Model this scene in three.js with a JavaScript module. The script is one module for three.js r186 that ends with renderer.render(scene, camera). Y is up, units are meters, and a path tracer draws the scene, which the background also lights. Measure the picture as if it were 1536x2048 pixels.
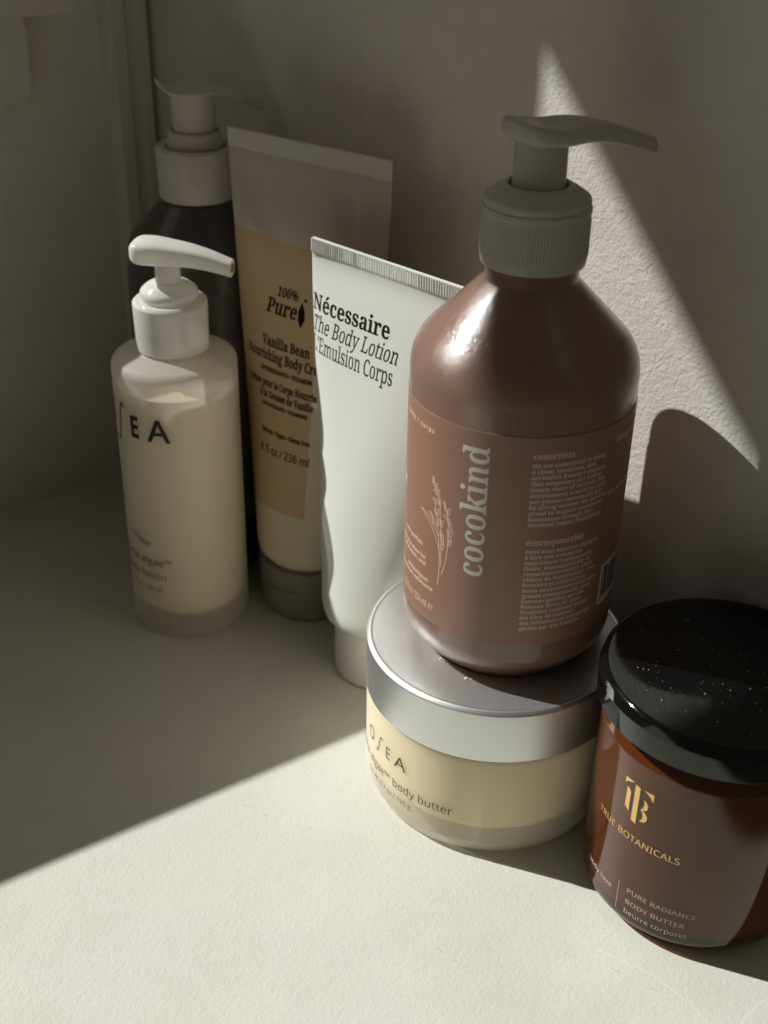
import * as THREE from 'three';
import { RectAreaLightUniformsLib } from 'three/addons/lights/RectAreaLightUniformsLib.js';
import { mergeGeometries, toCreasedNormals } from 'three/addons/utils/BufferGeometryUtils.js';

// ---------------------------------------------------------------- camera, light, exposure
const scene = new THREE.Scene();
const camera = new THREE.PerspectiveCamera(44.87, 0.75, 0.01, 20);
camera.position.set(0, 0.33534, 0);
{
  const pitch = 0.53672, roll = 0.01917;
  const fwd = new THREE.Vector3(0, -Math.sin(pitch), -Math.cos(pitch)), up0 = new THREE.Vector3(0, Math.cos(pitch), -Math.sin(pitch)), rt0 = new THREE.Vector3(1, 0, 0);
  const rt = rt0.clone().multiplyScalar(Math.cos(roll)).addScaledVector(up0, Math.sin(roll));
  const up = up0.clone().multiplyScalar(Math.cos(roll)).addScaledVector(rt0, -Math.sin(roll));
  camera.setRotationFromMatrix(new THREE.Matrix4().makeBasis(rt, up, fwd.clone().negate()));
}
camera.focus = 0.425;
camera.userData.fStop = 11;

// the dim, even light of the room behind the camera
scene.background = new THREE.Color().setRGB(0.062, 0.054, 0.047);

// the sun, through the window opening in the left wall
const AZ = THREE.MathUtils.degToRad(19), EL = THREE.MathUtils.degToRad(41.8);
const sunDir = new THREE.Vector3(Math.cos(AZ) * Math.cos(EL), -Math.sin(EL), Math.sin(AZ) * Math.cos(EL));
const sun = new THREE.DirectionalLight(new THREE.Color().setRGB(1, 0.995, 0.965), 4.75);
sun.name = 'sun';
sun.position.set(0, 0.05, -0.4).addScaledVector(sunDir, -2);
sun.target.position.set(0, 0.05, -0.4);
sun.shadow.radius = 1;
sun.castShadow = true;
sun.shadow.mapSize.set(4096, 4096);
Object.assign(sun.shadow.camera, { left: -0.8, right: 0.8, top: 0.8, bottom: -0.8, near: 0.1, far: 5 });
scene.add(sun, sun.target);

// the sky seen through the window: soft light filling the opening, 0.143 to 0.86 m from the corner and 0.26 to 0.64 m high
RectAreaLightUniformsLib.init();
const skylight = new THREE.RectAreaLight(new THREE.Color().setRGB(1.0, 0.95, 0.88), 0.3, 0.71, 0.37);
skylight.name = 'window_skylight';
skylight.position.set(-0.1152 - 0.828 * 0.5017 - 0.561 * 0.005, 0.4505, -0.6175 + 0.561 * 0.5017 - 0.828 * 0.005);
skylight.lookAt(skylight.position.x + 0.561, 0.4505, skylight.position.z + 0.828);
scene.add(skylight);

const renderer = new THREE.WebGLRenderer({ antialias: true });
renderer.toneMapping = THREE.LinearToneMapping;
renderer.toneMappingExposure = 1;
renderer.shadowMap.enabled = true;

// ---------------------------------------------------------------- helpers
let seed = 20240611;
const rnd = () => { seed = (seed * 1664525 + 1013904223) >>> 0; return seed / 4294967296; };
const lin = (r, g, b) => new THREE.Color().setRGB(r, g, b);
const std = (o) => new THREE.MeshStandardMaterial(o), phy = (o) => new THREE.MeshPhysicalMaterial(o);
const D2R = Math.PI / 180;

function mesh(name, geometry, material, parent = scene) {
  const m = new THREE.Mesh(geometry, material);
  m.name = name; m.castShadow = true; m.receiveShadow = true;
  parent.add(m);
  return m;
}
function thing(name, label, category, [x, y, z], turn = 0) {
  const o = new THREE.Group();
  o.name = name; o.position.set(x, y, z); o.rotation.y = turn;
  o.userData = { label, category };
  scene.add(o);
  return o;
}
// polyline of [radius, height, fillet] with the fillets rounded
function rounded(pts, n = 7) {
  const out = [];
  pts.forEach((p, i) => {
    const f = p[2] || 0;
    if (!f || i === 0 || i === pts.length - 1) { out.push(new THREE.Vector2(Math.max(p[0], 0), p[1])); return; }
    const c = new THREE.Vector2(p[0], p[1]), a = new THREE.Vector2(...pts[i - 1].slice(0, 2)).sub(c), b = new THREE.Vector2(...pts[i + 1].slice(0, 2)).sub(c);
    const la = a.length(), lb = b.length(); a.normalize(); b.normalize();
    const half = Math.acos(THREE.MathUtils.clamp(a.dot(b), -1, 1)) / 2, d = Math.min(f / Math.tan(half), la * 0.49, lb * 0.49);
    const s = c.clone().addScaledVector(a, d), e = c.clone().addScaledVector(b, d);
    const r = d * Math.tan(half), mid = c.clone().addScaledVector(a.clone().add(b).normalize(), Math.hypot(r, d));
    const a0 = Math.atan2(s.y - mid.y, s.x - mid.x); let a1 = Math.atan2(e.y - mid.y, e.x - mid.x);
    if (a1 - a0 > Math.PI) a1 -= 2 * Math.PI; if (a1 - a0 < -Math.PI) a1 += 2 * Math.PI;
    for (let k = 0; k <= n; k++) { const t = a0 + (a1 - a0) * k / n; out.push(new THREE.Vector2(Math.max(mid.x + r * Math.cos(t), 0), mid.y + r * Math.sin(t))); }
  });
  return out;
}
function turned(pts, segs = 128, crease = 0.5) {       // a turned body; profile given bottom to top
  return creased(new THREE.LatheGeometry(rounded(pts), segs), crease);
}
function creased(g, a) { return toCreasedNormals(g.scale(4000, 4000, 4000), a).scale(1 / 4000, 1 / 4000, 1 / 4000); }   // it welds on a centimetre grid, so it works on an enlarged copy
function vByHeight(g, y0, y1) {
  const p = g.attributes.position, uv = g.attributes.uv;
  for (let i = 0; i < p.count; i++) uv.setY(i, (p.getY(i) - y0) / (y1 - y0));
  return g;
}
function grid(rows, cols, f, close = false) {            // surface from f(i, j) -> [x, y, z, u, v]
  const pos = [], uv = [], idx = [], w = cols + 1;
  for (let i = 0; i <= rows; i++) for (let j = 0; j <= cols; j++) { const q = f(i, close && j === cols ? 0 : j, j); pos.push(q[0], q[1], q[2]); uv.push(q[3] ?? j / cols, q[4] ?? i / rows); }
  for (let i = 0; i < rows; i++) for (let j = 0; j < cols; j++) { const a = i * w + j; idx.push(a, a + 1, a + w, a + 1, a + w + 1, a + w); }
  const g = new THREE.BufferGeometry();
  g.setAttribute('position', new THREE.Float32BufferAttribute(pos, 3)); g.setAttribute('uv', new THREE.Float32BufferAttribute(uv, 2)); g.setIndex(idx);
  g.computeVertexNormals();
  return g;
}
// seamless value noise, period n
function noiseField(N, octaves) {
  const out = new Float32Array(N * N);
  for (const [cells, amp] of octaves) {
    const lat = new Float32Array(cells * cells).map(() => rnd() * 2 - 1), sm = (t) => t * t * (3 - 2 * t);
    for (let y = 0; y < N; y++) for (let x = 0; x < N; x++) {
      const fx = x / N * cells, fy = y / N * cells, ix = Math.floor(fx), iy = Math.floor(fy), tx = sm(fx - ix), ty = sm(fy - iy);
      const at = (i, j) => lat[((j + cells) % cells) * cells + (i + cells) % cells];
      out[y * N + x] += amp * ((at(ix, iy) * (1 - tx) + at(ix + 1, iy) * tx) * (1 - ty) + (at(ix, iy + 1) * (1 - tx) + at(ix + 1, iy + 1) * tx) * ty);
    }
  }
  return out;
}
function fieldTexture(f, N, map) {
  const d = new Uint8Array(N * N * 4);
  for (let i = 0; i < N * N; i++) { const c = map(f[i], i % N, Math.floor(i / N)); for (let k = 0; k < 3; k++) d[i * 4 + k] = Math.max(0, Math.min(255, Math.round((c[k] ?? c) * 255))); d[i * 4 + 3] = 255; }
  const t = new THREE.DataTexture(d, N, N);
  t.wrapS = t.wrapT = THREE.RepeatWrapping; t.magFilter = THREE.LinearFilter; t.minFilter = THREE.LinearMipmapLinearFilter; t.generateMipmaps = true; t.needsUpdate = true;
  return t;
}
function repeated(t, x, y = x) { const c = t.clone(); c.repeat.set(x, y); c.needsUpdate = true; return c; }
// a canvas measured in millimetres, origin bottom left
function print(wmm, hmm, pxPerMm, bg) {
  const c = document.createElement('canvas'); c.width = Math.round(wmm * pxPerMm); c.height = Math.round(hmm * pxPerMm);
  const g = c.getContext('2d');
  if (bg) { g.fillStyle = bg; g.fillRect(0, 0, c.width, c.height); }
  const S = pxPerMm, X = (x) => x * S, Y = (y) => (hmm - y) * S;
  const text = (str, x, y, size, { font = 'sans-serif', style = '', color = '#fff', width, align = 'left', spacing = 0, turn = 0, squeeze = 1, weight = 0 } = {}) => {
    g.save(); g.translate(X(x), Y(y)); if (turn) g.rotate(turn); g.font = `${style} ${size * S}px ${font}`; g.fillStyle = color; g.textBaseline = 'alphabetic';
    const chars = [...str], w0 = spacing ? chars.reduce((s, ch) => s + g.measureText(ch).width + spacing * S, -spacing * S) : g.measureText(str).width;
    const k = width ? width * S / w0 : squeeze;
    g.scale(k, 1); if (weight) { g.strokeStyle = color; g.lineWidth = weight * S; g.lineJoin = 'round'; }
    let px = align === 'right' ? -w0 : align === 'center' ? -w0 / 2 : 0;
    if (spacing) for (const ch of chars) { g.fillText(ch, px, 0); px += g.measureText(ch).width + spacing * S; } else { g.fillText(str, px, 0); if (weight) g.strokeText(str, px, 0); }
    g.restore();
  };
  const line = (pts, width, color) => { g.strokeStyle = color; g.lineWidth = width * S; g.lineCap = g.lineJoin = 'round'; g.beginPath(); pts.forEach((p, i) => (i ? g.lineTo : g.moveTo).call(g, X(p[0]), Y(p[1]))); g.stroke(); };
  const curve = (p, width, color) => { g.strokeStyle = color; g.lineWidth = width * S; g.lineCap = 'round'; g.beginPath(); g.moveTo(X(p[0][0]), Y(p[0][1])); g.bezierCurveTo(X(p[1][0]), Y(p[1][1]), X(p[2][0]), Y(p[2][1]), X(p[3][0]), Y(p[3][1])); g.stroke(); };
  const poly = (pts, color) => { g.fillStyle = color; g.beginPath(); pts.forEach((p, i) => (i ? g.lineTo : g.moveTo).call(g, X(p[0]), Y(p[1]))); g.closePath(); g.fill(); };
  const rect = (x, y, w, h, color) => { g.fillStyle = color; g.fillRect(X(x), Y(y + h), w * S, h * S); };
  const oval = (x, y, rx, ry, { turn = 0, color, stroke, width }) => { g.beginPath(); g.ellipse(X(x), Y(y), rx * S, ry * S, turn, 0, Math.PI * 2); if (color) { g.fillStyle = color; g.fill(); } if (stroke) { g.strokeStyle = stroke; g.lineWidth = width * S; g.stroke(); } };
  const texture = () => { const t = new THREE.CanvasTexture(c); t.colorSpace = THREE.SRGBColorSpace; t.generateMipmaps = true; t.anisotropy = 8; return t; };
  return { g, X, Y, S, text, line, curve, poly, rect, oval, texture };
}
// print on a turned body: a patch of the cylinder from angle t0 to t1 (degrees, 0 = towards +z) and height y0 to y1
function curvedPatch(R, t0, t1, y0, y1, segs = 64) {
  const g = new THREE.CylinderGeometry(R, R, y1 - y0, segs, 1, true, t0 * D2R, (t1 - t0) * D2R);
  return g.translate(0, (y0 + y1) / 2, 0);
}

// ---------------------------------------------------------------- shared relief
const N = 1024;
const plasterField = noiseField(N, [[7, 0.5], [23, 0.5], [61, 0.55], [128, 0.75], [230, 0.55], [420, 0.2]]);
const plasterBump = fieldTexture(plasterField, N, (v) => 0.5 + 0.2 * v);
const plasterTone = fieldTexture(noiseField(512, [[5, 0.5], [13, 0.4], [37, 0.3], [90, 0.25]]), 512, (v) => { const k = 0.93 + 0.03 * v; return [k, k * 0.997, k * 0.99]; });
plasterTone.colorSpace = THREE.SRGBColorSpace;
const sillField = noiseField(N, [[9, 0.35], [40, 0.25], [120, 0.45], [256, 0.7], [512, 0.4]]);
const sillBump = fieldTexture(sillField, N, (v) => 0.5 + 0.2 * v);
const fineBump = fieldTexture(noiseField(512, [[64, 0.5], [128, 0.6], [256, 0.6]]), 512, (v) => 0.5 + 0.22 * v);
const scuffs = fieldTexture(noiseField(512, [[6, 0.4], [24, 0.4], [96, 0.4], [256, 0.4]]), 512, (v) => 0.5 + 0.3 * v);

// ---------------------------------------------------------------- the setting: painted shelf and the two walls of the corner
const WALL_A = 47 * D2R, wallDir = new THREE.Vector3(Math.cos(WALL_A), 0, Math.sin(WALL_A)), wallIn = new THREE.Vector3(-Math.sin(WALL_A), 0, Math.cos(WALL_A));
const corner = new THREE.Vector3(-0.1152, 0, -0.6175);
const leftDir = new THREE.Vector3(-0.828, 0, 0.561), leftIn = new THREE.Vector3(0.561, 0, 0.828);
// geometry in the frame of a wall: s along it from the corner, y up, d out of it into the room
function inFrame(g, dir, inward) {
  const m = new THREE.Matrix4().makeBasis(dir, new THREE.Vector3(0, 1, 0), inward).setPosition(corner);
  g.applyMatrix4(m);
  if (m.determinant() < 0) { if (!g.index) g.setIndex([...Array(g.attributes.position.count).keys()]); const a = g.index.array; for (let i = 0; i < a.length; i += 3) [a[i + 1], a[i + 2]] = [a[i + 2], a[i + 1]]; }
  return g;
}
function slab(s0, s1, y0, y1, d0, d1) {
  const g = new THREE.BoxGeometry(s1 - s0, y1 - y0, d1 - d0), p = g.attributes.position, n = g.attributes.normal, uv = g.attributes.uv;
  g.translate((s0 + s1) / 2, (y0 + y1) / 2, (d0 + d1) / 2);
  for (let i = 0; i < p.count; i++) { const a = Math.abs(n.getX(i)), b = Math.abs(n.getY(i)); uv.setXY(i, a > 0.5 ? p.getZ(i) : p.getX(i), b > 0.5 ? p.getZ(i) : p.getY(i)); }
  return g;
}
const wallPaint = std({ color: lin(0.87, 0.835, 0.77), roughness: 0.62, bumpMap: repeated(plasterBump, 7), bumpScale: 0.0003, map: repeated(plasterTone, 3.1) });
const trimPaint = std({ color: lin(0.66, 0.63, 0.57), roughness: 0.45, bumpMap: repeated(sillBump, 6), bumpScale: 0.0002 });

// shelf surface with its scratches, specks and paint flaws
const shelfPrint = print(420, 420, 4.87, '#eceae4');
{
  const g = shelfPrint.g;
  const at = (x, z) => [(x + 0.21) * 1000, (-z - 0.16) * 1000];       // metres on the shelf -> millimetres on the canvas
  for (let i = 0; i < 900; i++) { const x = rnd() * 420, y = rnd() * 420, r = 4 + rnd() * 16; shelfPrint.oval(x, y, r, r * (0.5 + rnd()), { turn: rnd() * 3, color: rnd() < 0.5 ? 'rgba(250,249,244,0.05)' : 'rgba(214,212,200,0.05)' }); }
  for (let i = 0; i < 130; i++) shelfPrint.oval(rnd() * 420, rnd() * 420, 0.12 + 0.2 * rnd(), 0.1 + 0.15 * rnd(), { turn: rnd() * 3, color: `rgba(90,84,74,${0.15 + 0.4 * rnd() ** 2})` });
  const scratch = (x, z, len, ang, wide, alpha) => { const [a, b] = at(x, z), pts = []; for (let k = 0; k <= 6; k++) { const t = (k / 6 - 0.5) * len; pts.push([a + t * Math.cos(ang) + (rnd() - 0.5) * 0.35, b + t * Math.sin(ang) + (rnd() - 0.5) * 0.35]); } shelfPrint.line(pts, wide, `rgba(92,84,72,${alpha})`); };
  for (const [x, z, l, a] of [[-0.0423, -0.3403, 1.4, -0.6], [-0.0251, -0.3343, 1.1, 0.2], [0.0637, -0.2792, 2.2, -0.5], [0.0785, -0.2731, 2.6, -0.5], [-0.1195, -0.4253, 3.2, 0.2], [0.0214, -0.2798, 2.4, -0.7], [0.026, -0.2755, 1.3, 0.3], [-0.05, -0.345, 3, -0.5], [-0.035, -0.372, 5, -0.6], [0.09, -0.266, 2.2, -0.4], [-0.09, -0.41, 3, 0.1]]) scratch(x, z, l, a, 0.16, 0.42);
  for (let i = 0; i < 40; i++) scratch(-0.19 + rnd() * 0.36, -0.52 + rnd() * 0.3, 0.5 + rnd() * 2.2, rnd() * 3.1, 0.09, 0.12 + 0.15 * rnd());
}
{
  const g = slab(-0.9, 0.75, -0.03, 0, -0.9, 0.02);
  const p = g.attributes.position, uv = g.attributes.uv;
  for (let i = 0; i < p.count; i++) uv.setXY(i, (p.getX(i) + 0.21) / 0.42, (-p.getZ(i) - 0.16) / 0.42);
  const t = shelfPrint.texture(); t.wrapS = t.wrapT = THREE.MirroredRepeatWrapping;
  const shelf = mesh('shelf', g, std({ color: lin(0.745, 0.765, 0.725), roughness: 0.5, map: t, bumpMap: repeated(sillBump, 2.3), bumpScale: 0.0002 }));
  shelf.userData.kind = 'structure';
  // ridges and cracks of thick paint
  const ridge = (pts, r) => new THREE.TubeGeometry(new THREE.CatmullRomCurve3(pts.map(([x, z, y = -r * 0.91]) => new THREE.Vector3(x, y, z))), 40, r, 6);
  const flaw = mesh('paint_ridge', mergeGeometries([
    ridge([[0.0735, -0.2815], [0.0835, -0.2757], [0.0905, -0.2712], [0.096, -0.2655], [0.1015, -0.259], [0.105, -0.252]], 0.0007),
    ridge([[0.1275, -0.2645], [0.122, -0.2605], [0.1165, -0.2555], [0.1135, -0.2505]], 0.0008),
    ridge([[0.068, -0.286], [0.0705, -0.2835], [0.0735, -0.2845]], 0.0006),
  ]), std({ color: lin(0.745, 0.765, 0.725), roughness: 0.5 }), shelf);
}
// right wall, raked by the sun
mesh('wall', inFrame(slab(-0.03, 1.0, -0.03, 1.1, -0.02, 0), wallDir, wallIn), wallPaint).userData.kind = 'structure';
{
  const chips = []; const onWall = [[0.2405, 0.167], [0.2235, 0.201], [0.262, 0.148], [0.2352, 0.128], [0.2475, 0.1845], [0.271, 0.158]];
  for (const [s, y] of onWall) { const g = new THREE.IcosahedronGeometry(0.0006 + rnd() * 0.0005, 1); g.scale(1.5, 0.8, 0.7).translate(s, y, 0); chips.push(g); }
  mesh('plaster_blob', inFrame(mergeGeometries(chips), wallDir, wallIn), wallPaint, scene.getObjectByName('wall'));
}
// window wall: piers below, beside and above the opening the sun comes through
{
  const JAMB = 0.1434, HEAD = 0.64, FAR = 0.86, SILL = 0.2;
  const parts = [slab(-0.0195, 1.1, -0.03, SILL, -0.012, 0), slab(-0.0195, JAMB, SILL, HEAD, -0.012, 0), slab(FAR, 1.1, SILL, HEAD, -0.012, 0), slab(-0.0195, 1.1, HEAD, 1.1, -0.012, 0)];
  // the box corners are shared, so the pieces butt without overlapping
  mesh('window_wall', inFrame(mergeGeometries(parts), leftDir, leftIn), wallPaint).userData.kind = 'structure';
  // outside, the awning whose lower edge cuts the sunbeam from above
  mesh('window_awning', inFrame(slab(-1.2, 2.2, 0.9475, 1.5, -0.378, -0.358), leftDir, leftIn), trimPaint).userData.kind = 'structure';
  // moulded casing in the corner
  const shape = new THREE.Shape([[0.002, 0], [0.002, 0.0035], [0.0035, 0.006], [0.0075, 0.006], [0.009, 0.0035], [0.0125, 0.0035], [0.0145, 0.0062], [0.0205, 0.0062], [0.0225, 0.0045], [0.0245, 0.0012], [0.0245, 0]].map((q) => new THREE.Vector2(q[0], q[1])));
  const cas = new THREE.ExtrudeGeometry(shape, { depth: 1.0, bevelEnabled: false });
  cas.rotateX(-Math.PI / 2).scale(1, 1, -1); for (let i = 0, a = cas.attributes; i < a.position.count; i += 3) for (const t of [a.position, a.normal, a.uv]) { const n = t.itemSize, b = t.array.slice((i + 1) * n, (i + 2) * n); t.array.copyWithin((i + 1) * n, (i + 2) * n, (i + 3) * n); t.array.set(b, (i + 2) * n); }
  const cs = mesh('window_casing', inFrame(cas, leftDir, leftIn), phy({ ...{ color: lin(0.66, 0.63, 0.57), roughness: 0.45, side: THREE.DoubleSide } })); cs.userData.kind = 'structure';
  // window board and the block under it
  mesh('window_board', inFrame(mergeGeometries([slab(0.041, 0.95, 0.243, 0.2600, 0, 0.018), slab(JAMB, FAR, SILL + 0.0005, 0.2600, -0.012, 0)]), leftDir, leftIn), trimPaint).userData.kind = 'structure';
  const blk = new THREE.ExtrudeGeometry(new THREE.Shape([[0.066, 0.206], [0.0635, 0.212], [0.0625, 0.237], [0.064, 0.2415], [0.12, 0.2415], [0.12, 0.206]].map((q) => new THREE.Vector2(...q))), { depth: 0.009, bevelEnabled: true, bevelSize: 0.0012, bevelThickness: 0.0012, bevelSegments: 3 });
  mesh('window_apron', inFrame(blk, leftDir, leftIn), trimPaint).userData.kind = 'structure';
}

// ---------------------------------------------------------------- pump parts shared by the three bottles
// lever: rows of [x, half width, top, bottom, dish] along the nozzle
function lever(rows, segs = 40) {
  const n = rows.length, curve = (k) => new THREE.CatmullRomCurve3(rows.map((r) => new THREE.Vector3(r[0], r[k], 0)));
  const cw = curve(1), ct = curve(2), cb = curve(3), cd = curve(4), R = 48;
  const g = grid(R, segs, (i, j) => {
    const t = i / R, x = cw.getPoint(t).x, w = cw.getPoint(t).y, top = ct.getPoint(t).y, bot = cb.getPoint(t).y, dish = cd.getPoint(t).y;
    const a = j / segs * Math.PI * 2, c = Math.cos(a), s = Math.sin(a), e = 0.55;
    const zz = Math.sign(c) * Math.abs(c) ** e * w, yy = (top + bot) / 2 + Math.sign(s) * Math.abs(s) ** e * (top - bot) / 2;
    return [x, yy - (s > 0 ? dish * Math.max(0, 1 - (zz / w) ** 2) : 0), -zz];
  }, true);
  const cap = (i) => { const v = []; const p = g.attributes.position; const w = segs + 1; let cy = 0, cz = 0; for (let j = 0; j < segs; j++) { cy += p.getY(i * w + j) / segs; cz += p.getZ(i * w + j) / segs; } const x = p.getX(i * w); for (let j = 0; j < segs; j++) { const a = i * w + j, b = i * w + (j + 1) % segs; const q = [x, cy, cz], A = [p.getX(a), p.getY(a), p.getZ(a)], B = [p.getX(b), p.getY(b), p.getZ(b)]; if (i) v.push(...q, ...A, ...B); else v.push(...q, ...B, ...A); } const cg = new THREE.BufferGeometry(); cg.setAttribute('position', new THREE.Float32BufferAttribute(v, 3)); cg.setAttribute('uv', new THREE.Float32BufferAttribute(new Array(v.length / 3 * 2).fill(0), 2)); cg.computeVertexNormals(); return cg; };
  return mergeGeometries([g.toNonIndexed(), cap(0), cap(R)]);
}
// turned ring with fine vertical ribs between heights y0 and y1
function ribbed(R0, R1, y0, y1, count, depth) {
  const cols = count * 6, rows = 8;
  return grid(rows, cols, (i, j) => { const t = i / rows, y = y0 + (y1 - y0) * t, a = j / cols * Math.PI * 2, ends = Math.min(1, Math.min(t, 1 - t) * 8); const r = R0 + (R1 - R0) * t + depth * ends * (0.5 + 0.5 * Math.cos(a * count)) ** 0.8; return [r * Math.sin(a), y, r * Math.cos(a)]; }, true);
}

// ---------------------------------------------------------------- mauve pump bottle standing on the jar
{
  const B = thing('pump_bottle', 'mauve brown pump bottle with cone shoulders and printed label, standing on a silver jar lid', 'bottle', [0.0446, 0, -0.3711]);
  const R = 0.0371, Y0 = 0.0668;
  const mauve = phy({ color: lin(0.25, 0.15, 0.115), roughness: 0.34, clearcoat: 0.3, clearcoatRoughness: 0.2, bumpMap: repeated(fineBump, 12, 14), bumpScale: 0.00006, roughnessMap: repeated(scuffs, 5, 3) });
  mesh('body', turned([[0, Y0 + 0.0018], [0.024, Y0 + 0.0014], [0.0265, Y0], [R - 0.0075, Y0, 0.001], [R, Y0 + 0.0095, 0.011], [R, 0.179, 0.018], [0.0148, 0.2015, 0.0015], [0.0146, 0.211]], 160), mauve, B);
  // wrap label
  const P = print(129.5, 78, 15.8, '#9a7663'), mmA = R * 1000 * D2R, ax = (deg) => (deg + 100) * mmA, hy = (y) => (y - 0.0857) * 1000;
  const cream = '#e6cab5', pale = '#dcd8cc', soft = '#dfcabc';
  P.text('body / corps', ax(-51.5), hy(0.1572), 2.5, { color: cream, align: 'right', spacing: 0.35, style: 'bold' });
  P.text('cocokind', ax(-19.6), hy(0.1108), 11.9, { font: 'serif', style: 'bold', color: pale, width: 48.2, turn: -Math.PI / 2 });
  P.text('conscious', ax(1.1), hy(0.1562), 3.1, { font: 'serif', style: 'bold', color: soft, width: 13.3 });
  const en = ['we are committed to being', 'a clean, conscious, and', 'accessible beauty company', 'that empowers our entire', 'supply chain of farmers, the', 'environment around us, and', 'our greater community led', 'by strong women, we are also', 'proud to support women-run', 'businesses through the', 'cocokind impact foundation.'];
  en.forEach((s, i) => P.text(s, ax(0.9), hy(0.1534 - i * 0.00213), 2.12, { color: soft, style: 'bold', squeeze: 0.93 }));
  P.text('écoresponsable', ax(0.9), hy(0.1251), 3.1, { font: 'serif', style: 'bold', color: soft, width: 20.4 });
  const fr = ['nous nous sommes engagés', 'à être une entreprise', 'cosmétique transparente,', 'fiable, écoresponsable et', 'respectueuse envers notre', 'réseau de fournisseurs – nos', 'fermiers et cultivateurs –', 'notre environnement et notre', 'grande communauté, nous', 'sommes guidées par des', 'femmes fortes et notre', 'fondation cocokind impact', 'est fière de soutenir', 'des initiatives et entreprises', 'gérées par des femmes.'];
  fr.forEach((s, i) => P.text(s, ax(1.0), hy(0.1221 - i * 0.00214), 2.12, { color: soft, style: 'bold', squeeze: 0.93 }));
  P.text('this product', ax(48.3), hy(0.1562), 3.1, { font: 'serif', style: 'bold', color: soft });
  P.text('ce produit', ax(46.8), hy(0.1376), 3.1, { font: 'serif', style: 'bold', color: soft });
  for (const [y0, n] of [[0.1534, 6], [0.1348, 7]]) for (let i = 0; i < n; i++) { let x = ax(47.4); const e = ax(74 - rnd() * 9); while (x < e) { const w = 1 + rnd() * 3; P.rect(x, hy(y0 - i * 0.00213), Math.min(w, e - x), 0.8, 'rgba(181,149,133,0.55)'); x += w + 0.55; } }
  // barcode
  P.rect(ax(49), hy(0.0936), ax(86) - ax(49), 16.6, '#d9d8d0');
  { let x = ax(52.6); while (x < ax(83)) { const w = [0.45, 0.9, 1.5, 2.2][Math.floor(rnd() * 4)]; P.rect(x, hy(0.0962), w, 12.4, '#16130f'); x += w + [0.35, 0.55, 0.8][Math.floor(rnd() * 3)]; } P.rect(ax(51.2), hy(0.0946), 0.5, 14.4, '#16130f'); }
  // left column, right aligned where it turns out of view
  P.text('sans parfum', ax(-57.6), hy(0.1138), 2.3, { color: cream, align: 'right', style: 'bold' });
  P.text('with rice wine for', ax(-54.5), hy(0.1091), 2.3, { color: cream, align: 'right', style: 'bold' });
  P.text('exfoliation, and', ax(-54.3), hy(0.1067), 2.3, { color: cream, align: 'right', style: 'bold' });
  P.text('prébiotiques', ax(-51.7), hy(0.1009), 2.3, { color: cream, align: 'right', style: 'bold' });
  P.text('doucement exfoliante', ax(-47.9), hy(0.0984), 2.3, { color: cream, align: 'right', style: 'bold' });
  P.text('12 fl oz / 354 ml', ax(-52.3), hy(0.0905), 3.9, { color: cream, align: 'right', squeeze: 0.62 });
  P.text('℮', ax(-51.2), hy(0.0908), 4.2, { color: cream });
  P.text('daily', ax(-82.5), hy(0.1292), 5.2, { font: 'serif', style: 'italic bold', color: pale, align: 'right' });
  // ear of grain, line drawing
  const Q = (zx, zy) => { const px = 840 + zx / 7.31, py = 920 + zy / 7.31; return [ax(-51.2 + 0.38 * (px - 867) + 0.0153 * (py - 955)), hy(0.1416 - 0.0001837 * (py - 955) + 0.0001 * (px - 867))]; };
  const stem = (...p) => P.curve(p.map((q) => Q(...q)), 0.28, cream);
  stem([255, 1840], [290, 1600], [290, 1300], [262, 960]); stem([262, 960], [255, 800], [215, 700], [240, 640]); stem([295, 1560], [310, 1350], [300, 1000], [295, 660]); stem([295, 660], [280, 520], [230, 380], [195, 240]);
  stem([305, 1680], [400, 1400], [385, 1150], [395, 900]); stem([395, 900], [390, 780], [370, 700], [345, 590]); stem([290, 1400], [270, 1150], [150, 850], [15, 705]); stem([15, 705], [80, 715], [180, 850], [270, 1100]);
  const grain = (x, y, lean, len = 100, wid = 26) => { const [a, b] = Q(x, y), [c, d] = Q(x + Math.sin(lean) * len, y - Math.cos(lean) * len); const l = Math.hypot(c - a, d - b); P.oval((a + c) / 2, (b + d) / 2, l / 2, l * wid / len / 1.6, { turn: -Math.atan2(d - b, c - a), stroke: cream, width: 0.22 }); };
  for (const [x, y, l] of [[215, 330, -0.15], [235, 395, -0.45], [245, 430, 0.1], [262, 500, -0.5], [275, 520, 0.08], [240, 630, -0.45], [292, 650, 0.02], [282, 640, -0.45], [195, 830, -0.45], [255, 800, -0.4], [262, 800, 0.12], [262, 960, -0.7], [278, 940, 0.05], [315, 970, 0.12], [210, 870, -0.4], [300, 1110, 0.1], [322, 1180, 0.05], [330, 1230, -0.05], [320, 1310, 0.15], [360, 690, -0.15], [390, 770, -0.4], [395, 790, 0.15], [385, 870, -0.45], [398, 930, 0.02], [420, 1010, 0.05], [400, 1110, -0.15], [405, 1120, 0.4], [395, 1250, 0.35], [400, 1250, 0.1]]) grain(x, y, l);
  const lt = P.texture(); lt.repeat.x = 360 / 200; lt.offset.x = -0.4; lt.wrapS = THREE.ClampToEdgeWrapping;
  const lg = new THREE.LatheGeometry([[R - 0.0004, 0.0857], [R + 0.00022, 0.0857], [R + 0.00022, 0.1637], [R - 0.0004, 0.1637]].map((q) => new THREE.Vector2(...q)), 160, -Math.PI, Math.PI * 2);
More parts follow.
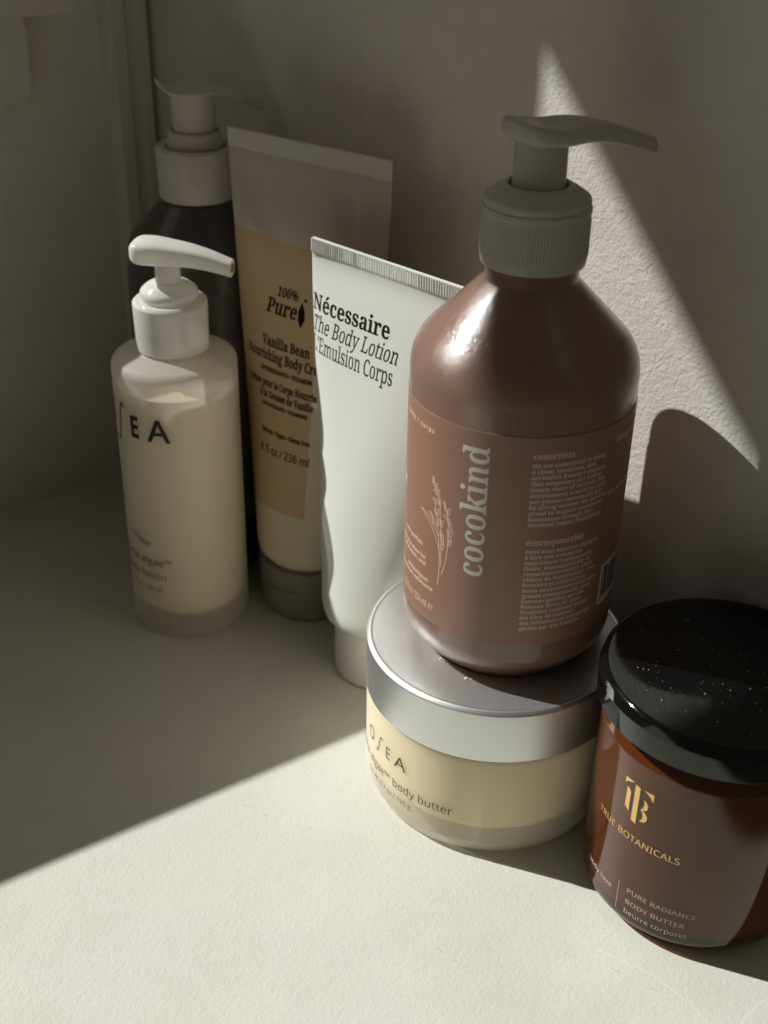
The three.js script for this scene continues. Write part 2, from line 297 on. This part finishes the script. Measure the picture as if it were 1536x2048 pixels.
  mesh('label', creased(vByHeight(lg, 0.0857, 0.1637), 0.5), phy({ map: lt, roughness: 0.42, clearcoat: 0.12, clearcoatRoughness: 0.4, bumpMap: repeated(fineBump, 9, 5), bumpScale: 0.00002 }), B).userData.label = 'printed mauve paper label wrapped round the bottle';
  // clear pull tab under the label
  const tab = grid(6, 40, (i, j) => { const u = j / 40, v = i / 6, cut = Math.max(0, u - 0.93) / 0.07 * 0.0022 * (1 - v); const t = (-42 + 56 * u) * D2R, y = 0.0784 + cut + (0.0857 - 0.0784 - cut) * v; return [(R + 0.0002) * Math.sin(t), y, (R + 0.0002) * Math.cos(t)]; });
  mesh('pull_tab', tab, phy({ color: lin(0.48, 0.38, 0.31), roughness: 0.3, transparent: true, opacity: 0.5, side: THREE.DoubleSide }), B).userData.label = 'clear plastic pull tab below the label';
  // pump
  const grey = phy({ color: lin(0.52, 0.49, 0.45), roughness: 0.36 });
  const collar = mesh('pump_collar', turned([[0.0146, 0.2068], [0.0164, 0.2062, 0.0006], [0.0166, 0.2082], [0.01655, 0.2225], [0.0168, 0.2228], [0.0168, 0.2243, 0.0004], [0.0162, 0.2247], [0.0164, 0.2252], [0.0164, 0.2270, 0.0020], [0.0125, 0.2296, 0.002], [0.0108, 0.2301], [0.0105, 0.2307, 0.0002], [0.0094, 0.2307, 0.0002], [0.0090, 0.228]], 160), grey, B);
  mesh('grip_ribs', ribbed(0.01655, 0.0165, 0.2084, 0.2221, 104, 0.00032), grey, collar);
  mesh('pump_stem', turned([[0.0082, 0.2262], [0.0079, 0.2470]], 96), grey, B);
  const head = mesh('pump_head', lever([[-0.0106, 0.0030, 0.2480, 0.2462, 0], [-0.0101, 0.0060, 0.2494, 0.2449, 0.0001], [-0.0082, 0.0092, 0.2503, 0.2436, 0.0006], [-0.003, 0.0110, 0.2499, 0.2427, 0.0016], [0.004, 0.0106, 0.2488, 0.2423, 0.0018], [0.012, 0.0084, 0.2487, 0.2421, 0.0004], [0.022, 0.0066, 0.2468, 0.2408, 0], [0.032, 0.0052, 0.2436, 0.2382, 0], [0.0412, 0.0044, 0.2404, 0.2354, 0]]), grey, B);
  head.rotation.y = 30 * D2R;
}

// ---------------------------------------------------------------- wide frosted jar with metal lid
{
  const J = thing('cream_jar', 'wide frosted glass jar of cream with a brushed silver lid, under the mauve bottle', 'jar', [0.0418, 0, -0.3686]);
  const frosted = phy({ color: lin(0.985, 0.965, 0.90), roughness: 0.7, transmission: 0.8, ior: 1.45, bumpMap: repeated(fineBump, 20, 4), bumpScale: 0.00002, side: THREE.DoubleSide });
  mesh('glass', turned([[0, 0.0022], [0.038, 0.0018], [0.0405, 0.0003], [0.0445, 0.0003, 0.0015], [0.0470, 0.0065, 0.006], [0.0470, 0.0440, 0.002], [0.0445, 0.0462]], 160), frosted, J);
  mesh('cream', turned([[0, 0.0085], [0.0415, 0.0085, 0.004], [0.0459, 0.0135, 0.005], [0.0459, 0.0440], [0, 0.0448]], 128), std({ color: lin(0.95, 0.84, 0.58), roughness: 0.7 }), J);
  const satin = fieldTexture(noiseField(512, [[128, 0.5], [256, 0.6], [20, 0.2]]), 512, (v) => 0.55 + 0.14 * v);
  const alu = phy({ color: lin(0.75, 0.76, 0.755), metalness: 1, roughness: 0.85, roughnessMap: repeated(satin, 18), bumpMap: repeated(fineBump, 24), bumpScale: 0.00001 });
  const flatUv = (g) => { const p = g.attributes.position, n = g.attributes.normal; for (let i = 0; i < p.count; i++) if (n.getY(i) > 0.5) g.attributes.uv.setXY(i, p.getX(i) / 0.1, p.getZ(i) / 0.1); else g.attributes.uv.setXY(i, g.attributes.uv.getX(i) * 3, p.getY(i) / 0.1); return g; };
  mesh('lid', flatUv(turned([[0.0460, 0.0452], [0.0474, 0.0452, 0.0004], [0.0475, 0.0655, 0.0011], [0.0462, 0.0668, 0.0009], [0.0451, 0.06655, 0.0006], [0, 0.0665]], 192)), alu, J);
  const dabs = []; for (const [x, z, s] of [[-0.0205, 0.018, 1], [-0.019, 0.0188, 0.7], [-0.0223, 0.0182, 0.6], [-0.012, 0.0285, 0.9], [-0.0105, 0.029, 0.6], [-0.0345, 0.002, 0.6], [-0.032, 0.0045, 0.4]]) for (let k = 0; k < 3; k++) { const g = new THREE.IcosahedronGeometry(0.00035 * s * (0.6 + rnd()), 0); g.scale(1.6, 0.35, 1).rotateY(rnd() * 3).translate(x + (rnd() - 0.5) * 0.0016, 0.0667, z + (rnd() - 0.5) * 0.001); dabs.push(g); }
  const crumbs = mesh('dust', mergeGeometries(dabs), std({ color: lin(0.75, 0.74, 0.72), roughness: 0.8 }), J); crumbs.userData.kind = 'stuff';
  // print
  const R = 0.0473, k = R * 1000 * D2R, t0 = -105, t1 = -12, P = print((t1 - t0) * k, 30, 14), ax = (d) => (d - t0) * k, Y = (y) => (y - 0.0065) * 1000, ink = '#232a20', thin = '#4b4a38';
  const y0 = 0.0277;
  P.oval(ax(-71), Y(y0 + 0.0027), 2.1, 2.75, { stroke: ink, width: 0.55 });
  P.curve([[ax(-59.4), Y(0.0338)], [ax(-62.8), Y(0.0372)], [ax(-62.0), Y(0.0240)], [ax(-65.4), Y(0.0268)]], 0.5, ink);
  P.text('E', ax(-57.2), Y(y0), 7.5, { color: ink, width: 3.4 });
  P.text('A', ax(-50.4), Y(y0), 7.5, { color: ink, width: 5.9 });
  P.text('undaria algae™ body butter', ax(-19.2), Y(0.0174), 5.1, { color: thin, align: 'right', squeeze: 0.99 });
  P.text('net wt. 6.7 oz / 195 g', ax(-39.6), Y(0.0117), 3.0, { color: thin, align: 'right' });
  mesh('printed_text', curvedPatch(R, t0, t1, 0.0065, 0.0365, 72), std({ map: P.texture(), transparent: true, roughness: 0.5 }), J);
}

// ---------------------------------------------------------------- amber glass jar with black lid
{
  const A = thing('amber_jar', 'amber glass jar with glossy black lid and gold print, beside the silver lidded jar', 'jar', [0.1107, 0, -0.3154]);
  const glass = phy({ color: lin(0.56, 0.27, 0.10), roughness: 0.07, transmission: 0.95, ior: 1.52, side: THREE.DoubleSide });
  const G = mesh('glass', turned([[0, 0.0020], [0.028, 0.0018], [0.0305, 0.0003], [0.0338, 0.0003, 0.0015], [0.0378, 0.0058, 0.005], [0.0378, 0.0725, 0.0035], [0.0352, 0.0775, 0.002], [0.0348, 0.0835]], 192), glass, A);
  mesh('glass_base', turned([[0, 0.0024], [0.0285, 0.0022], [0.031, 0.0012], [0.0334, 0.0012, 0.001], [0.0362, 0.0048, 0.003], [0.0358, 0.0056], [0, 0.0058]], 128), phy({ color: lin(0.022, 0.014, 0.010), roughness: 0.12 }), A);
  mesh('cream', turned([[0, 0.0062], [0.0340, 0.0062, 0.003], [0.0373, 0.0095, 0.003], [0.0373, 0.0720, 0.003], [0.0340, 0.0765, 0.002], [0, 0.0785]], 128), std({ color: lin(0.19, 0.135, 0.105), roughness: 0.75 }), A);
  const lid = mesh('lid', turned([[0.0385, 0.0805], [0.0403, 0.0803, 0.0003], [0.0405, 0.0885, 0.002], [0.0396, 0.0918, 0.0015], [0.0386, 0.0926, 0.0006], [0.0379, 0.0921, 0.0004], [0, 0.0921]], 192), phy({ color: lin(0.004, 0.004, 0.004), roughness: 0.12, roughnessMap: repeated(scuffs, 2), clearcoat: 0.0 }), A);
  const specks = [];
  for (let i = 0; i < 120; i++) { const r = 0.036 * Math.sqrt(rnd()), a = rnd() * 6.283, s = 0.00006 + 0.00016 * rnd() ** 3; const g = new THREE.IcosahedronGeometry(s, 0); g.scale(1 + rnd(), 0.6, 1).rotateY(rnd() * 3).translate(r * Math.sin(a) * 0.9 - 0.004, 0.0922, r * Math.cos(a) * 0.9); if (Math.hypot(g.attributes.position.getX(0), g.attributes.position.getZ(0)) < 0.037) specks.push(g); }
  mesh('dust', mergeGeometries(specks), std({ color: lin(0.6, 0.58, 0.54), roughness: 0.9 }), A).userData.kind = 'stuff';
  const R = 0.03795, k = R * 1000 * D2R, t0 = -95, t1 = 0, W = (t1 - t0) * k, ax = (d) => (d - t0) * k;
  const gold = print(W, 30, 16), Yg = (y) => (y - 0.0385) * 1000, ink = '#ffffff';
  gold.text('TRUE BOTANICALS', ax(-75), Yg(0.0404), 3.7, { color: ink, width: 34.2 });
  { const x = ax(-58), y = Yg(0.0483), p = (a) => a.map(([u, v]) => [x + u, y + v]);
    gold.poly(p([[4.1, 0.6], [6.1, 0], [6.1, 15.2], [4.1, 15.6]]), ink);
    gold.poly(p([[0.9, 4.4], [2.7, 3.2], [2.7, 11.3], [2.2, 12.1], [0.9, 12.6]]), ink);
    gold.poly(p([[-0.2, 16], [3.7, 15.9], [1.9, 15], [0.6, 14.4], [-0.2, 13.2]]), ink);
    gold.poly(p([[7.3, 15.4], [11.2, 15.6], [11.2, 12.4], [10.2, 13.8], [8.9, 14.8]]), ink);
    gold.poly(p([[7.8, 11.8], [9.0, 11.2], [9.7, 10], [9.6, 8.6], [8.9, 7.6], [7.6, 7.1], [8.9, 6.8], [9.9, 5.6], [9.9, 3.9], [8.9, 2.6], [7.2, 2.2], [8.1, 3.4], [8.3, 5], [7.9, 6.3], [7.2, 7.1], [7.9, 8.1], [8.3, 9.6], [8.2, 10.8]]), ink); }
  mesh('gold_print', curvedPatch(R, t0, t1, 0.0385, 0.0685, 72), std({ map: gold.texture(), color: lin(0.86, 0.56, 0.22), metalness: 0.55, roughness: 0.42, transparent: true }), A).userData.label = 'gold foil monogram and name on the amber glass';
  const small = print(W, 18, 16), Ys = (y) => (y - 0.0065) * 1000;
  small.text('body love', ax(-57), Ys(0.0146), 3.1, { color: ink, align: 'right', width: 14.6 });
  small.rect(ax(-52.7), Ys(0.0084), 0.22, 12.4, ink);
  small.text('PURE RADIANCE', ax(-47.6), Ys(0.0183), 2.75, { color: ink, width: 24.4 });
  small.text('BODY BUTTER', ax(-47.6), Ys(0.0134), 2.75, { color: ink, width: 21.2 });
  small.text('beurre corporel', ax(-47.6), Ys(0.0089), 3.0, { color: ink, width: 22.2 });
  mesh('printed_text', curvedPatch(R, t0, t1, 0.0065, 0.0245, 72), std({ map: small.texture(), color: lin(0.60, 0.46, 0.40), roughness: 0.5, transparent: true }), A);
}

// ---------------------------------------------------------------- slim frosted pump bottle
{
  const O = thing('slim_pump_bottle', 'slim frosted glass lotion bottle with shiny white pump, in front of the dark grey bottle', 'bottle', [-0.0884, 0, -0.4746]);
  const frosted = phy({ color: lin(0.985, 0.965, 0.92), roughness: 0.66, transmission: 0.8, ior: 1.45, bumpMap: repeated(fineBump, 14, 8), bumpScale: 0.00002, side: THREE.DoubleSide });
  mesh('glass', turned([[0, 0.0022], [0.0195, 0.0018], [0.0215, 0.0003], [0.0240, 0.0003, 0.001], [0.0260, 0.0030, 0.0022], [0.0260, 0.1275, 0.0042], [0.0150, 0.1300, 0.003], [0.0128, 0.1320, 0.001], [0.0126, 0.1360]], 128), frosted, O);
  mesh('lotion', turned([[0, 0.0100], [0.0210, 0.0100, 0.004], [0.0242, 0.0135, 0.004], [0.0242, 0.1165], [0, 0.1165]], 96), std({ color: lin(0.95, 0.85, 0.64), roughness: 0.7 }), O);
  const white = phy({ color: lin(0.90, 0.89, 0.84), roughness: 0.85, transmission: 0.42, ior: 1.4, clearcoat: 1, clearcoatRoughness: 0.08, side: THREE.DoubleSide });
  mesh('pump_collar', turned([[0.0130, 0.1312], [0.0148, 0.1312, 0.0004], [0.0152, 0.1507, 0.0012], [0.0140, 0.1519, 0.0006], [0.0105, 0.1515], [0.0100, 0.150]], 128), white, O);
  mesh('pump_knob', turned([[0.0088, 0.1505], [0.0100, 0.1510], [0.0119, 0.1530, 0.003], [0.0117, 0.1556, 0.003], [0.0088, 0.1580, 0.002], [0.0055, 0.1587, 0.001], [0.0052, 0.1592]], 96), white, O);
  mesh('pump_stem', turned([[0.0052, 0.1585], [0.0049, 0.1700]], 64), white, O);
  const head = mesh('pump_head', lever([[-0.0140, 0.0024, 0.1712, 0.1680, 0], [-0.0136, 0.0050, 0.1728, 0.1664, 0], [-0.0115, 0.0072, 0.1742, 0.1652, 0], [-0.006, 0.0078, 0.1746, 0.1648, 0.0001], [0.002, 0.0070, 0.1737, 0.1648, 0.0001], [0.010, 0.0060, 0.1724, 0.1646, 0], [0.018, 0.0050, 0.1704, 0.1634, 0], [0.0265, 0.0041, 0.1674, 0.1613, 0]]), white, O);
  head.rotation.y = -7 * D2R; head.position.y = 0.0016;
  const hole = mesh('nozzle_opening', new THREE.CylinderGeometry(0.0017, 0.0017, 0.0006, 20).scale(1, 1, 1.25).rotateZ(Math.PI / 2).translate(0.0266, 0.1643, 0), std({ color: lin(0.48, 0.24, 0.07), roughness: 0.6 }), head);
  const R = 0.0262, k = R * 1000 * D2R, t0 = -110, t1 = 12, P = print((t1 - t0) * k, 100, 12), ax = (d) => (d - t0) * k, Y = (y) => (y - 0.019) * 1000, ink = '#15150f', thin = '#3f3c28';
  P.oval(ax(-76), Y(0.1042), 3.4, 4.9, { stroke: ink, width: 0.8 });
  P.curve([[ax(-46.5), Y(0.1115)], [ax(-55.5), Y(0.1190)], [ax(-53.5), Y(0.0890)], [ax(-62), Y(0.0958)]], 1.0, ink);
  P.text('E', ax(-39.8), Y(0.0993), 13.8, { color: ink, width: 5.6, style: 'bold', weight: 0.2 });
  P.text('A', ax(-19.4), Y(0.0993), 13.8, { color: ink, width: 9.4, weight: 0.45 });
  P.curve([[ax(-52), Y(0.0515)], [ax(-42), Y(0.0515)], [ax(-37), Y(0.0475)], [ax(-27), Y(0.0492)]], 0.55, thin); P.curve([[ax(-50), Y(0.0502)], [ax(-42), Y(0.0502)], [ax(-37), Y(0.0462)], [ax(-29), Y(0.0476)]], 0.5, thin);
  P.text('undaria algae™', ax(-6), Y(0.0378), 5.2, { color: thin, align: 'right' });
  P.text('body lotion', ax(-13), Y(0.0304), 5.2, { color: thin, align: 'right' });
  P.text('5 fl oz / 150 ml', ax(-18), Y(0.0240), 3.0, { color: thin, align: 'right' });
  mesh('printed_text', curvedPatch(R, t0, t1, 0.019, 0.119, 72), std({ map: P.texture(), transparent: true, roughness: 0.5 }), O);
}

// ---------------------------------------------------------------- dark grey bottle in the corner
{
  const G = thing('dark_pump_bottle', 'dark grey round shouldered bottle with grey pump, in the shade of the wall corner', 'bottle', [-0.0835, 0, -0.534]);
  const dark = phy({ color: lin(0.060, 0.054, 0.050), roughness: 0.28, clearcoat: 0.2, clearcoatRoughness: 0.2 });
  mesh('body', turned([[0, 0.0015], [0.024, 0.001], [0.0275, 0, 0.001], [0.0335, 0.008, 0.008], [0.0335, 0.143, 0.02], [0.0315, 0.1585, 0.012], [0.0165, 0.1755, 0.012], [0.0145, 0.1765], [0.0145, 0.182]], 128), dark, G);
  const lg = new THREE.LatheGeometry([[0.0331, 0.03], [0.0337, 0.03], [0.0337, 0.1214], [0.0331, 0.1214]].map((q) => new THREE.Vector2(...q)), 96);
  mesh('label', creased(lg, 0.5), phy({ color: lin(0.105, 0.097, 0.09), roughness: 0.4 }), G).userData.label = 'plain grey label round the dark bottle';
  const grey = phy({ color: lin(0.62, 0.585, 0.54), roughness: 0.36 });
  const collar = mesh('pump_collar', turned([[0.0150, 0.1765], [0.0166, 0.1762, 0.0008], [0.0172, 0.1975, 0.0010], [0.0160, 0.1985, 0.0006], [0.0128, 0.1980], [0.0124, 0.196]], 96), grey, G);
  const petals = []; for (const a of [0.6, -0.6, 2.54, -2.54]) { const g = new THREE.SphereGeometry(1, 12, 8); g.scale(0.00045, 0.0019, 0.0002).translate(0, 0.0018, 0).rotateZ(a).translate(0, 0.1875, 0.01695); petals.push(g); }
  mesh('embossed_mark', mergeGeometries(petals).rotateY(3 * D2R), grey, collar);
  mesh('pump_ring', turned([[0.0110, 0.1955], [0.0121, 0.1985], [0.0121, 0.2008, 0.0006], [0.0110, 0.2018, 0.0004], [0.0112, 0.2022], [0.0112, 0.2038, 0.0006], [0.0098, 0.2046]], 96), grey, G);
  mesh('pump_stem', turned([[0.0088, 0.2035], [0.0097, 0.2205]], 96), grey, G);
  const head = mesh('pump_head', lever([[-0.0150, 0.0030, 0.2262, 0.2252, 0], [-0.0142, 0.0055, 0.2248, 0.2234, 0], [-0.0115, 0.0086, 0.2229, 0.2206, 0.0003], [-0.003, 0.0100, 0.2218, 0.2196, 0.0006], [0.006, 0.0092, 0.2220, 0.2194, 0.0004], [0.013, 0.0072, 0.2214, 0.2178, 0], [0.022, 0.0054, 0.2188, 0.2143, 0], [0.030, 0.0042, 0.2150, 0.2103, 0]]), grey, G);
  head.rotation.y = 24 * D2R;
}

// ---------------------------------------------------------------- squeeze tubes: round at the cap, crimped flat at the top
function tubeBody({ R, w, y0, y1, crimp, ribs = 0, ribDepth = 0, W, H, lean = 0, dents = () => 0 }) {
  const rows = 64, cols = 520, flat = 0.0009;
  const half = (b) => { let lo = R * 0.9, hi = R * 1.7; const want = 2 * Math.PI * R; for (let k = 0; k < 30; k++) { const a = (lo + hi) / 2, h = ((a - b) / (a + b)) ** 2, per = Math.PI * (a + b) * (1 + 3 * h / (10 + Math.sqrt(4 - 3 * h))); if (per < want) lo = a; else hi = a; } return (lo + hi) / 2; };
  const heights = []; for (let i = 0; i <= rows - 10; i++) heights.push(y0 + (y1 - crimp - y0) * i / (rows - 10)); for (let i = 1; i <= 10; i++) heights.push(y1 - crimp + crimp * i / 10);
  return grid(rows, cols, (i, j) => {
    const y = heights[i], t = Math.min(1, (y - y0) / (y1 - crimp - y0)), ang = -j / cols * Math.PI * 2 - Math.PI / 2, inCrimp = y > y1 - crimp + 1e-6;
    const heel = y < y0 + 0.008 ? Math.sqrt(Math.max(0, 1 - ((y0 + 0.008 - y) / 0.008) ** 2)) : 1;       // rounded lower shoulder
    const b = Math.max(flat, R * (1 - t) ** 0.92), a = half(Math.max(b, 0.002)) * (w / half(0.002)) ** t, rr = 1 - 0.16 * (1 - heel);
    const c = Math.cos(ang), s = Math.sin(ang);
    let x = a * c * rr, z = b * s * rr;
    if (inCrimp) { z = Math.sign(s) * flat * Math.min(1, Math.abs(s) * 6) + (ribs ? Math.sign(s) * ribDepth * (0.5 + 0.5 * Math.cos(x / w * Math.PI * ribs)) * Math.min(1, Math.abs(s) * 4) : 0); }
    else z += (s > 0 ? 1 : -1) * dents(x, y) * Math.min(1, Math.abs(s) * 3);
    return [x + lean * t, y, z, s >= -0.001 ? (x + W / 2) / W : 0.004, y / H];
  }, true);
}
function crimpTop(w, y, flat, lean) { return new THREE.BoxGeometry(w * 2 * 0.985, 0.0006, flat * 1.9).translate(lean, y, 0); }

{ // white printed tube
  const T = thing('white_tube', 'white squeeze tube with black serif lettering, crimped end up, behind the mauve bottle', 'tube', [-0.0011, 0, -0.4332], -43 * D2R);
  const Wm = 0.1, Hm = 0.19, P = print(100, 190, 10, '#e3e6df'), X = (x) => x * 1000 + 50, Y = (y) => y * 1000, ink = '#0b0b0b';
  P.text('Nécessaire', X(-0.0372), Y(0.1557), 8.9, { font: 'serif', style: 'bold', color: ink, weight: 0.22, width: 43.4 });
  P.text('The Body Lotion', X(-0.0370), Y(0.1474), 8.7, { font: 'serif', style: 'italic', color: ink, weight: 0.16, width: 48.4 });
  P.text("L'Emulsion Corps", X(-0.0368), Y(0.1391), 8.7, { font: 'serif', style: '', color: ink, weight: 0.16, width: 47.2 });
  P.text('RE', X(-0.0215), Y(0.0425), 3.4, { color: ink, align: 'right' });
  const bits = [[-0.012, 0.098], [0.013, 0.064], [0.004, 0.151]]; for (const [x, y] of bits) P.oval(X(x), Y(y), 0.16, 0.2, { color: 'rgba(60,60,50,.6)' });
  const dent = noiseField(64, [[3, 1], [5, 0.6]]);
  const dents = (x, y) => { const fade = Math.min(1, (0.172 - y) / 0.02) * Math.min(1, (y - 0.045) / 0.03); const i = Math.floor((x + 0.05) / 0.1 * 63), j = Math.floor(y / 0.19 * 63), fx = (x + 0.05) / 0.1 * 63 - i, fy = y / 0.19 * 63 - j, at = (p, q) => dent[Math.max(0, Math.min(63, q)) * 64 + Math.max(0, Math.min(63, p))]; return fade > 0 ? 0.00055 * fade * ((at(i, j) * (1 - fx) + at(i + 1, j) * fx) * (1 - fy) + (at(i, j + 1) * (1 - fx) + at(i + 1, j + 1) * fx) * fy) : 0; };
  const white = phy({ map: P.texture(), roughness: 0.38, clearcoat: 0.15, clearcoatRoughness: 0.3, bumpMap: repeated(fineBump, 8, 14), bumpScale: 0.000015, side: THREE.DoubleSide });
  mesh('tube_body', mergeGeometries([tubeBody({ R: 0.0245, w: 0.0388, y0: 0.0278, y1: 0.1832, crimp: 0.0056, ribs: 64, ribDepth: 0.0005, W: Wm, H: Hm, dents }).toNonIndexed(), crimpTop(0.0388, 0.1831, 0.0009, 0).toNonIndexed()]), white, T);
  mesh('shoulder', turned([[0.0175, 0.0268], [0.0200, 0.0268], [0.0212, 0.0282], [0.0150, 0.0300]], 96), phy({ color: lin(0.80, 0.79, 0.75), roughness: 0.4 }), T);
  mesh('cap', turned([[0, 0.0003], [0.0180, 0.0003, 0.0012], [0.0191, 0.0016, 0.001], [0.0190, 0.0272, 0.0006], [0.0150, 0.0272]], 128), phy({ color: lin(0.80, 0.785, 0.74), roughness: 0.42 }), T);
}
{ // translucent tube with brown print
  const T = thing('tan_tube', 'tall translucent tan tube with brown serif print, behind the white squeeze tube', 'tube', [-0.0339, 0, -0.4857], -36 * D2R);
  const Wm = 0.11, Hm = 0.22, P = print(110, 220, 9, '#f6e9cb'), X = (x) => x * 1000 + 55, Y = (y) => y * 1000, ink = '#2c1c10', black = '#120d09';
  // the empty top is clear film, then cream, then the tinted label area over it
  for (let k = 0; k < 26; k++) { const edge = []; for (let x = 0; x <= 110; x += 2) edge.push([x, 164 + k * 1.05 + 2.5 * Math.sin(x * 0.07 + k * 0.11) + 1.5 * Math.sin(x * 0.21 + 1 + k * 0.23) - (x > 55 ? (x - 55) * 0.2 : 0)]); P.poly([[0, 220], ...edge, [110, 220]], 'rgba(196,188,174,0.10)'); }   // streaks of cream thinning out up the film
  P.rect(X(-0.06), Y(0.0545), 72, 118, 'rgba(214,178,124,0.62)'); P.rect(X(-0.06), Y(0.2048), 120, 12, '#d6d1c8');
  P.text('100%', X(-0.0102), Y(0.1500), 5.6, { font: 'serif', style: 'italic bold', color: black, weight: 0.2, width: 11.6 });
  P.text('Pure', X(-0.0160), Y(0.1422), 8.8, { font: 'serif', style: 'italic bold', color: black, weight: 0.25, width: 17 });
  P.poly([[X(0.0036), Y(0.1392)], [X(0.0056), Y(0.1432)], [X(0.0050), Y(0.1472)], [X(0.0036), Y(0.1502)], [X(0.0020), Y(0.1462)], [X(0.0020), Y(0.1422)]], black); P.oval(X(0.0053), Y(0.1512), 0.7, 0.7, { color: black });
  P.text('Vanilla Bean', X(-0.0039), Y(0.1276), 5.9, { font: 'serif', style: 'bold', color: ink, weight: 0.3, width: 26.6, align: 'center' });
  P.text('Nourishing Body Cream', X(-0.0033), Y(0.1214), 5.9, { font: 'serif', style: 'bold', color: ink, weight: 0.3, width: 47, align: 'center' });
  P.text('ANTIOXIDANTS + VITAMINS', X(-0.0030), Y(0.1166), 2.5, { font: 'serif', style: 'bold', color: ink, weight: 0.3, width: 29, align: 'center' });
  P.text('Crème pour le Corps Nourrissante', X(-0.0022), Y(0.1097), 4.4, { font: 'serif', style: 'bold', color: ink, weight: 0.3, width: 47, align: 'center' });
  P.text('à la Gousse de Vanille', X(-0.0021), Y(0.1049), 4.4, { font: 'serif', style: 'bold', color: ink, weight: 0.3, width: 30, align: 'center' });
  P.text('ANTIOXYDANTS + VITAMINES', X(-0.0026), Y(0.1012), 2.3, { font: 'serif', style: 'bold', color: ink, weight: 0.3, width: 26, align: 'center' });
  P.text('Natural • Vegan • Gluten Free', X(-0.0012), Y(0.0892), 2.9, { font: 'serif', style: 'bold', color: ink, weight: 0.3, width: 27.2, align: 'center' });
  P.text('8 fl oz / 236 ml', X(-0.0012), Y(0.0800), 5.0, { color: '#3c2918', weight: 0.25, width: 28, align: 'center' });
  const film = phy({ map: P.texture(), roughness: 0.36, transmission: 0.1, ior: 1.3, side: THREE.DoubleSide });
  const dents = (x, y) => 0.0013 * Math.exp(-(((y - 0.2012 - 0.0010 * Math.sin(x * 130)) / 0.0014) ** 2)) + 0.0016 * Math.exp(-(((y - 0.176 + 0.15 * x) / 0.012) ** 2)) * Math.sin(x * 85 + 1.5) + 0.0012 * Math.exp(-(((x - 0.03) / 0.004) ** 2)) * Math.min(1, Math.max(0, (y - 0.15) / 0.03));
  mesh('tube_body', mergeGeometries([tubeBody({ R: 0.0240, w: 0.0412, y0: 0.0262, y1: 0.2122, crimp: 0.0075, W: Wm, H: Hm, lean: 0.0015, dents }).toNonIndexed(), crimpTop(0.0412, 0.2121, 0.0009, 0.0015).toNonIndexed()]), film, T);
  const capM = phy({ color: lin(0.36, 0.325, 0.27), roughness: 0.35, transmission: 0.2, ior: 1.3, side: THREE.DoubleSide });
  const cap = mesh('cap', turned([[0, 0.0003], [0.0215, 0.0003, 0.001], [0.0228, 0.0018, 0.001], [0.0232, 0.0158, 0.0003], [0.0227, 0.0161], [0.0227, 0.0167], [0.0233, 0.0170, 0.0003], [0.0236, 0.0258, 0.0005], [0.0190, 0.0262]], 128), capM, T);
  mesh('thumb_notch', curvedPatch(0.0234, -8, 22, 0.0085, 0.0156, 16), phy({ color: lin(0.28, 0.25, 0.20), roughness: 0.4, side: THREE.DoubleSide }), cap);
}

renderer.render(scene, camera);
